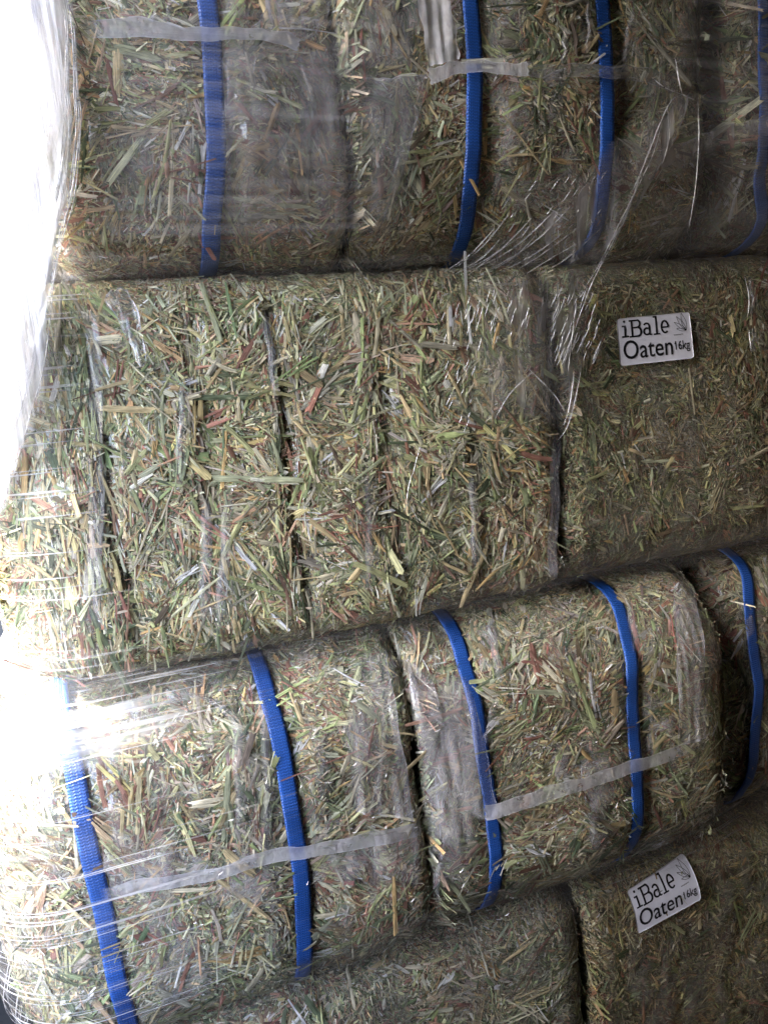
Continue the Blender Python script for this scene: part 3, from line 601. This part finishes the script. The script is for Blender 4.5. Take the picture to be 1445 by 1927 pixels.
def corner_sheet(name, mat, z0, z1, s0, s1, n, m, out, wr, wrs, seed, fade_right=0.2, edge_fn=None):
    z = np.linspace(z0, z1, n)[:, None]*np.ones((1, m)); t = np.linspace(0, 1, m)[None]*np.ones((n, 1))
    e = s1*np.ones((n, 1)) if edge_fn is None else edge_fn(z[:, :1])
    s = s0+(e-s0)*t
    x, y = corner_point(s, z, out)
    Pn = np.stack([s.ravel(), 0*s.ravel(), z.ravel()], 1)
    wv = (wr*(0.7*noise(Pn, 1, seed, wrs)+0.5*noise(Pn, 2.2, seed+1, wrs))).reshape(s.shape)
    x = x-np.where(s < 0, wv, 0); y = y-np.where(s > -0.15, wv, 0)
    g = sm(0, fade_right, 1-t) if fade_right else np.ones_like(t)
    ed = np.exp(-(1-t)/0.05) if not fade_right else 0*t
    V = np.stack([x, y, z+FLOOR], -1).reshape(-1, 3)-np.array(wrap.location)
    return mesh_np(name, V, grid_faces(n, m), mat, wrap, {"wt": ('FLOAT_VECTOR', np.stack([ed, g, 0*g], -1).reshape(-1, 3))})
corner_sheet("film_layer", CORNER, -0.56, 0.115, -0.42, 0.05, 180, 90, 0.003, 0.0007, (4, 1, 90), 3, 0.28)
corner_sheet("film_layer", CORNER, -0.50, -0.20, -0.42, 0.22, 130, 110, 0.006, 0.0007, (4, 1, 90), 5, 0.5)
# the bunched curtain hanging over the corner of the two upper courses
_cp = [(132, 0), (140, 60), (142, 170), (146, 240), (132, 370), (112, 440), (100, 510), (95, 600), (84, 700), (62, 780), (35, 860), (5, 930), (-20, 1000)]
_cx, _cz = at([p[0] for p in _cp], [p[1] for p in _cp], SY-0.02); _cz = _cz-FLOOR
def curtain_edge(z):
    xe = np.interp(z, _cz[::-1], _cx[::-1]); rc = 0.095; xf = left_edge(z)+rc-0.012
    d = xe-xf; arc = rc*math.pi/2
    return np.where(d >= 0, d, -arc+rc*np.arccos(np.clip(1-(d+rc)/rc, -1, 1)))
corner_sheet("film_curtain", CURT, -0.07, 0.50, -0.42, 0, 150, 200, 0.012, 0.0022, (170, 1, 6), 21, 0.04, lambda z: curtain_edge(z)+0.004)
corner_sheet("film_curtain", CURT, -0.10, 0.50, -0.42, 0, 150, 200, 0.019, 0.0026, (140, 1, 7), 25, 0.06, lambda z: curtain_edge(z)-0.008+0.012*np.sin(z*31))

# film bridging the gaps between courses, and veils of it over the faces
H_ = hull
film_sheet("film_layer", [[(95, 462), (400, 470), (700, 468), (1000, 470), (1445, 452)], [(95, 500), (400, 500), (700, 492), (1000, 492), (1445, 478)], [(95, 555), (400, 545), (700, 535), (1000, 535), (1445, 520)]], BAND, wrap, H_, 40, 160, 0.0012, (4, 1, 160), off=0.003, fade=(0.35, 0.35, 0, 0), seed=31)
film_sheet("film_layer", [[(60, 1282), (240, 1245), (480, 1190), (715, 1135), (1040, 1045), (1445, 970)], [(80, 1305), (240, 1280), (480, 1230), (715, 1178), (1040, 1085), (1445, 1012)], [(100, 1335), (240, 1320), (480, 1270), (715, 1215), (1040, 1120), (1445, 1045)]], BAND, wrap, H_, 40, 160, 0.0012, (4, 1, 160), off=0.003, fade=(0.35, 0.35, 0, 0), seed=32)
film_sheet("film_layer", [[(480, 1840), (720, 1730), (920, 1670), (1091, 1610), (1300, 1520), (1445, 1450)], [(420, 1900), (720, 1785), (920, 1730), (1091, 1675), (1300, 1575), (1445, 1500)], [(420, 1960), (720, 1850), (920, 1790), (1091, 1735), (1300, 1630), (1445, 1560)]], BAND, wrap, H_, 40, 160, 0.0015, (4, 1, 160), off=0.003, fade=(0.3, 0.4, 0, 0), seed=33)
film_sheet("film_layer", [[(150, 0), (400, 0), (660, 0), (800, 0)], [(150, 200), (400, 200), (660, 200), (800, 200)], [(120, 470), (400, 480), (660, 475), (800, 470)]], VEIL, wrap, H_, 60, 80, 0.001, (5, 1, 120), off=0.004, fade=(0, 0.15, 0.2, 0.4), seed=34)
film_sheet("film_layer", [[(1180, 0), (1300, 0), (1470, 0)], [(1180, 250), (1300, 250), (1470, 230)], [(1130, 480), (1290, 490), (1470, 470)]], VEIL, wrap, H_, 50, 60, 0.001, (8, 1, 60), off=0.004, fade=(0, 0.2, 0.4, 0), seed=35)
SHEEN = mat_film("stretch_film_glare", 0.15, 0.5, (0.35, 0.62), (12, 12, 70), rough=0.3, bump=0.4, wr=(10, 10, 120), tint=(0.94, 0.94, 0.96), streak=[((4, 4, 200), 0.55, 0.65, 0.5, (0, 0.2, 0))], edge=0.3, trans=0.25)  # bunched film whose extra whiteness stands in for glare on the shoulder
film_sheet("film_layer", [[(20, 1332), (120, 1330), (240, 1310), (400, 1272)], [(10, 1356), (120, 1358), (250, 1335), (400, 1300)], [(10, 1410), (120, 1412), (240, 1395), (380, 1350)], [(10, 1460), (120, 1460), (220, 1440), (360, 1390)]], SHEEN, wrap, H_, 50, 90, 0.0012, (5, 1, 90), off=0.007, fade=(0.15, 0.45, 0, 0.45), seed=41)
# the gathered web from the knot at the upper right down over the second course
film_sheet("film_web", [[(1290, 175), (1265, 190), (1235, 230), (1140, 270)], [(1250, 290), (1205, 330), (1130, 350), (1040, 390)], [(1170, 420), (1100, 420), (1020, 420), (960, 440)], [(1110, 500), (1040, 505), (940, 510), (840, 515)]], WEB, wrap, H_, 60, 60, 0.003, (60, 1, 25), off=0.007, fade=(0.05, 0.1, 0, 0.15), lip=0.4, seed=36)
film_sheet("film_web", [[(1110, 500), (1050, 505), (960, 510), (850, 515)], [(1100, 620), (1040, 620), (960, 620), (870, 640)], [(1075, 760), (1020, 740), (950, 720), (860, 740)], [(1055, 830), (1010, 800), (930, 800), (850, 830)]], WEB, wrap, H_, 60, 60, 0.002, (60, 1, 14), off=0.005, fade=(0.1, 0.25, 0, 0.3), lip=0.3, seed=37)
film_sheet("film_web", [[(1150, 320), (1250, 280), (1380, 235), (1445, 220)], [(1150, 345), (1250, 305), (1380, 255), (1445, 240)], [(1140, 380), (1250, 340), (1380, 290), (1445, 270)]], WEB, wrap, H_, 24, 60, 0.002, (16, 1, 60), off=0.006, fade=(0, 0.5, 0.3, 0), lip=0.4, seed=38)

def ridges(name, lines, mat, parent, surf, width=0.0012, height=0.0012, off=0.006):
    """narrow tent-shaped creases standing up from the film along pixel polylines"""
    V = []; Fs = []; o = 0
    for ln in lines:
        n = max(5, min(28, int(len(ln)*6))); C = catmull([(p[0], p[1]) for p in ln], n)
        x, z = at(C[:, 0], C[:, 1], SY); z = z-FLOOR
        for _ in range(3):
            y = surf(x, z)-off; x, z = at(C[:, 0], C[:, 1], y); z = z-FLOOR
        P = np.stack([x, y, z+FLOOR], 1); T = np.gradient(P, axis=0); T /= np.linalg.norm(T, axis=1, keepdims=True)
        Bv = np.cross(T, np.array([0, -1.0, 0])); Bv /= np.linalg.norm(Bv, axis=1, keepdims=True)
        tp = np.sin(np.linspace(0.12, math.pi-0.12, n))[:, None]; wv = (1+0.4*np.sin(np.arange(n)*1.7+o))[:, None]
        a = P+Bv*width*tp*0.5*wv; c = P-Bv*width*tp*0.5*wv; b = P+np.array([0, -height, 0])*tp+Bv*width*0.12
        V.append(np.stack([a, b, c], 1).reshape(-1, 3)); Fs.append(grid_faces(n, 3, o)); o += 3*n
    return mesh_np(name, np.concatenate(V)-np.array(parent.location), np.concatenate(Fs), mat, parent)
rg = random.Random(5)
lines = [[(1283, 178), (1262, 190), (1240, 235), (1215, 300), (1196, 345), (1180, 380)], [(1270, 110), (1276, 150), (1283, 178)], [(1225, 145), (1250, 165), (1283, 178)], [(1305, 188), (1283, 178)],
         [(1245, 230), (1228, 290), (1200, 350), (1165, 420), (1120, 510), (1085, 560)], [(1220, 280), (1180, 400), (1140, 490)], [(1210, 330), (1160, 440), (1110, 540), (1075, 640)],
         [(1312, 190), (1314, 260), (1308, 350), (1295, 430)], [(1255, 200), (1258, 260), (1245, 310)],
         [(1085, 560), (1075, 640), (1068, 700)], [(990, 690), (1040, 740), (1065, 780)], [(1092, 700), (1080, 760), (1066, 805), (1048, 830)], [(1080, 700), (1070, 770), (1060, 800)], [(1002, 700), (960, 740), (930, 790)],
         [(776, 890), (768, 920), (765, 950)], [(790, 840), (776, 895)], [(1400, 520), (1408, 560), (1406, 600)], [(1408, 620), (1412, 660)]]
for a, b, c, d in ((840, 515, 960, 400), (850, 518, 1000, 410), (870, 515, 1040, 400), (880, 518, 985, 440), (900, 520, 1090, 370), (930, 518, 1080, 420), (960, 516, 1110, 410), (835, 512, 930, 430), (990, 515, 1120, 440), (1015, 515, 1130, 430), (862, 512, 940, 450), (915, 515, 1010, 440)):
    lines.append([(a, b), ((a+c)/2+rg.uniform(-12, 12), (b+d)/2+rg.uniform(2, 14)), (c, d)])
for ln in lines: ridges("film_crease", [ln], RIDGE, wrap, H_, 0.0010, 0.0012)
dash = []
for _ in range(46):
    x = rg.uniform(1045, 1130); y = rg.uniform(530, 660); l = rg.uniform(14, 46); dash.append([(x, y), (x-l*0.18, y+l*0.5), (x-l*0.33-rg.uniform(0, 4), y+l)])
for _ in range(40):
    x = rg.uniform(830, 1000); y = rg.uniform(540, 640); l = rg.uniform(10, 34); dash.append([(x, y), (x-l*0.15, y+l*0.5), (x-l*0.3, y+l)])
for _ in range(16):
    x = rg.uniform(840, 900); y = rg.uniform(670, 790); l = rg.uniform(8, 26); dash.append([(x, y), (x-l*0.2, y+l*0.5), (x-l*0.45, y+l)])
for _ in range(26):
    x = rg.uniform(960, 1200); y = rg.uniform(320, 430); l = rg.uniform(10, 30); dash.append([(x, y), (x-l*0.35, y+l*0.5), (x-l*0.7, y+l)])
sp = []
for _ in range(60):
    x = rg.uniform(330, 1250); y = rg.uniform(1300, 1750); l = rg.uniform(5, 14); a = rg.uniform(-1.2, 0.4); sp.append([(x, y), (x+l*0.5*math.cos(a), y+l*0.5*math.sin(a)+1), (x+l*math.cos(a), y+l*math.sin(a))])
tag(ridges("film_glint", dash+sp, RIDGE, wrap, H_, 0.0008, 0.0010), kind='stuff')
for i in range(22):
    k = rg.uniform(-36, 8); a = rg.randint(0, 5); e = a+rg.randint(4, 7)
    ridges("film_strand", [[(x+k+rg.uniform(-4, 4), y+rg.uniform(-10, 10)) for x, y in _cp[a:e]]], RIDGE, wrap, H_, 0.0008, 0.0010, 0.018)

# ------------------------------------------------------------------ printed labels
def label_on(bale_key, quad):
    bale = B[bale_key]; root = RT[bale_key]; inv = np.array(root.location)
    y0 = 0.0
    qx, qz = at([q[0] for q in quad], [q[1] for q in quad], bale.c[1]-bale.h[1]-0.004)
    fy = lambda x, z: bale.front_y(x, z-FLOOR)-0.0062
    def mp(u, v, d=0.0):
        u = np.asarray(u, float); v = np.asarray(v, float)
        x = (qx[0]*(1-u)+qx[1]*u)*(1-v)+(qx[3]*(1-u)+qx[2]*u)*v
        z = (qz[0]*(1-u)+qz[1]*u)*(1-v)+(qz[3]*(1-u)+qz[2]*u)*v
        cu = 0.00012*np.sin(u*7+1)*np.sin(v*5)
        return np.stack([x, fy(x, z)-d+cu, z], -1)-inv
    n, m = 56, 36
    U, Vv = np.meshgrid(np.linspace(0, 1, n), np.linspace(0, 1, m), indexing='ij')
    # round the corners
    r, ra = 0.045, 0.068
    ex = np.clip(np.abs(U-0.5)-(0.5-r), 0, None)/r; ey = np.clip(np.abs(Vv-0.5)-(0.5-ra), 0, None)/ra
    k = np.maximum(np.hypot(ex, ey), 1e-9); mx = np.maximum(ex, ey); f = np.where(k > 1, 1/k, 1)
    U = np.where(ex > 0, 0.5+np.sign(U-0.5)*((0.5-r)+ex*f*r), U); Vv = np.where(ey > 0, 0.5+np.sign(Vv-0.5)*((0.5-ra)+ey*f*ra), Vv)
    front = mp(U, Vv).reshape(-1, 3); back = mp(U, Vv, -0.00012).reshape(-1, 3)
    g = grid_faces(n, m); N0 = n*m
    rim = [i*m for i in range(n)]+[(n-1)*m+j for j in range(1, m)]+[i*m+m-1 for i in range(n-2, -1, -1)]+[j for j in range(m-2, 0, -1)]
    side = np.array([(rim[i], rim[(i+1) % len(rim)], rim[(i+1) % len(rim)]+N0, rim[i]+N0) for i in range(len(rim))])
    lab = mesh_np("label", np.concatenate([front, back]), np.concatenate([g, g[:, ::-1]+N0, side]), PAPER, root, smooth=False)
    quads = []
    def stroke(p, w):
        p = np.array(p, float); d = np.gradient(p, axis=0); d[:, 1] *= 0.66; d /= np.linalg.norm(d, axis=1, keepdims=True)+1e-9
        nx = np.stack([-d[:, 1], d[:, 0]/0.66], 1)*np.asarray(w).reshape(-1, 1)*0.5
        a, b = p+nx, p-nx
        for i in range(len(p)-1): quads.append([a[i], a[i+1], b[i+1], b[i]])
    def arc(cx, cy, rx, ry, a0, a1, w, n=18):
        t = np.radians(np.linspace(a0, a1, n)); stroke(np.stack([cx+rx*np.cos(t), cy-ry*np.sin(t)], 1), w)
    def rect(x0, y0_, x1, y1):
        for i in range(6):
            if x1-x0 > (y1-y0_)*0.66: a, b = x0+(x1-x0)*i/6, x0+(x1-x0)*(i+1)/6; quads.append([(a, y0_), (b, y0_), (b, y1), (a, y1)])
            else: a, b = y0_+(y1-y0_)*i/6, y0_+(y1-y0_)*(i+1)/6; quads.append([(x0, a), (x1, a), (x1, b), (x0, b)])
    S = 0.026; TH = 0.033
    # iBale in a typewriter slab face (u right, v down)
    rect(0.085, 0.155, 0.085+S, 0.375); rect(0.057, 0.155, 0.085, 0.155+TH); rect(0.053, 0.375, 0.142, 0.375+TH); arc(0.093, 0.075, 0.008, 0.012, 0, 360, 0.017)
    rect(0.178, 0.055+TH, 0.178+S, 0.39); rect(0.152, 0.055, 0.262, 0.055+TH); rect(0.152, 0.39, 0.268, 0.39+TH); rect(0.199, 0.205, 0.262, 0.205+TH)
    arc(0.262, 0.143, 0.036, 0.075, -90, 90, S); arc(0.266, 0.311, 0.043, 0.092, -90, 90, S+0.003)
    arc(0.385, 0.205, 0.034, 0.050, 0, 165, S-0.002); rect(0.409, 0.205, 0.409+S, 0.375); arc(0.436, 0.372, 0.018, 0.025, 180, 330, S-0.004)
    arc(0.385, 0.325, 0.040, 0.068, 55, 330, S-0.001)
    rect(0.505, 0.035, 0.505+S, 0.385); rect(0.478, 0.020, 0.505+S, 0.020+TH); rect(0.472, 0.385, 0.560, 0.385+TH)
    arc(0.635, 0.265, 0.046, 0.128, -35, 0, S-0.002) if False else None
    arc(0.632, 0.265, 0.046, 0.125, 0, 312, S); rect(0.590, 0.255, 0.684, 0.255+TH)
    stroke([(0.742, 0.655), (0.752, 0.635), (0.757, 0.605)], 0.010)      # flag of the 1
    # leaf emblem: four pointed leaves fanning from one stalk
    def leaf(tipx, tipy, bulge):
        bx, by = 0.925, 0.385; dx, dy = tipx-bx, tipy-by; L = math.hypot(dx, dy*0.66)
        for sgn in (1, -1):
            t = np.linspace(0, 1, 14); w_ = bulge*np.sin(np.pi*t**0.85)*sgn
            stroke(np.stack([bx+dx*t-w_*dy*0.66/L, by+dy*t+w_*dx/L/0.66], 1), 0.0056)
    leaf(0.875, 0.012, 0.032); leaf(0.805, 0.075, 0.026); leaf(0.765, 0.19, 0.022); leaf(0.79, 0.335, 0.018)
    def text(body, u0, v0, u1, v1, bold=0.0):
        cu = bpy.data.curves.new("lettering", 'FONT'); cu.body = body; cu.offset = bold; cu.resolution_u = 4
        o = bpy.data.objects.new("lettering", cu); COL.objects.link(o); bpy.context.view_layer.update()
        me = bpy.data.meshes.new_from_object(o.evaluated_get(bpy.context.evaluated_depsgraph_get()))
        P = np.array([v.co for v in me.vertices]); lo, hi = P.min(0), P.max(0)
        u = u0+(P[:, 0]-lo[0])/(hi[0]-lo[0])*(u1-u0); v = v1-(P[:, 1]-lo[1])/(hi[1]-lo[1])*(v1-v0)
        W = mp(u, v, 0.00035); me2 = bpy.data.meshes.new("lettering"); me2.from_pydata([tuple(p) for p in W], [], [tuple(p.vertices) for p in me.polygons])
        me2.materials.append(INK); bpy.data.objects.remove(o)
        ob = bpy.data.objects.new("lettering", me2); COL.objects.link(ob); ob.parent = lab; return ob
    V = np.array(quads).reshape(-1, 2)
    mesh_np("lettering", mp(V[:, 0], V[:, 1], 0.00035), np.arange(len(V)).reshape(-1, 4), INK, lab, smooth=False)
    text("Oaten", 0.055, 0.475, 0.715, 0.875, 0.006); text("16kg", 0.752, 0.59, 0.955, 0.84, 0.012); text("western", 0.745, 0.445, 0.875, 0.475, 0.01)
    return lab
label_on('E', [(1155, 601), (1290, 588), (1297, 675), (1161, 690)])
label_on('J', [(1184, 1682), (1303, 1618), (1313, 1688), (1196, 1754)])
rb = np.random.default_rng(77)
for (px, py, a, l) in [(1165, 1775, -60, 1), (1178, 1768, -80, 1), (1218, 1772, -58, 1.2), (1262, 1760, -75, 1), (1280, 1690, -55, 1), (1340, 1700, -62, 1.3), (1352, 1708, -75, 1), (1405, 1700, -60, 1.4), (1395, 1720, -40, 1), (1205, 1755, 30, 1), (1160, 1748, 12, 0.9), (1345, 1610, -70, 0.9), (1300, 1790, 50, 0.8), (1150, 1830, -65, 0.8), (1240, 1500, 30, 0.7), (1050, 1480, -40, 0.7)]:
    key = 'J' if py > 1600 else 'G'; b = B[key]; root = RT[key]
    x, z = at([px], [py], b.c[1]-b.h[1]-0.004); y = b.front_y(x, z-FLOOR)[0]-0.0075
    o = bpy.data.objects.new("straw", BLANKS[2+3*int(rb.integers(6))]); COL.objects.link(o); o.parent = root
    t = Vector((math.cos(math.radians(a)), 0, math.sin(math.radians(a)))); n_ = Vector((0, -1, 0)); bb = n_.cross(t); s_ = 0.26*l
    p = (x[0]-root.location.x, y-root.location.y, z[0]-root.location.z)
    o.matrix_local = Matrix(((t.x*s_, bb.x*s_, n_.x*s_, p[0]), (t.y*s_, bb.y*s_, n_.y*s_, p[1]), (t.z*s_, bb.z*s_, n_.z*s_, p[2]), (0, 0, 0, 1)))
    o.color = (0.66, 0.60, 0.36, 1)
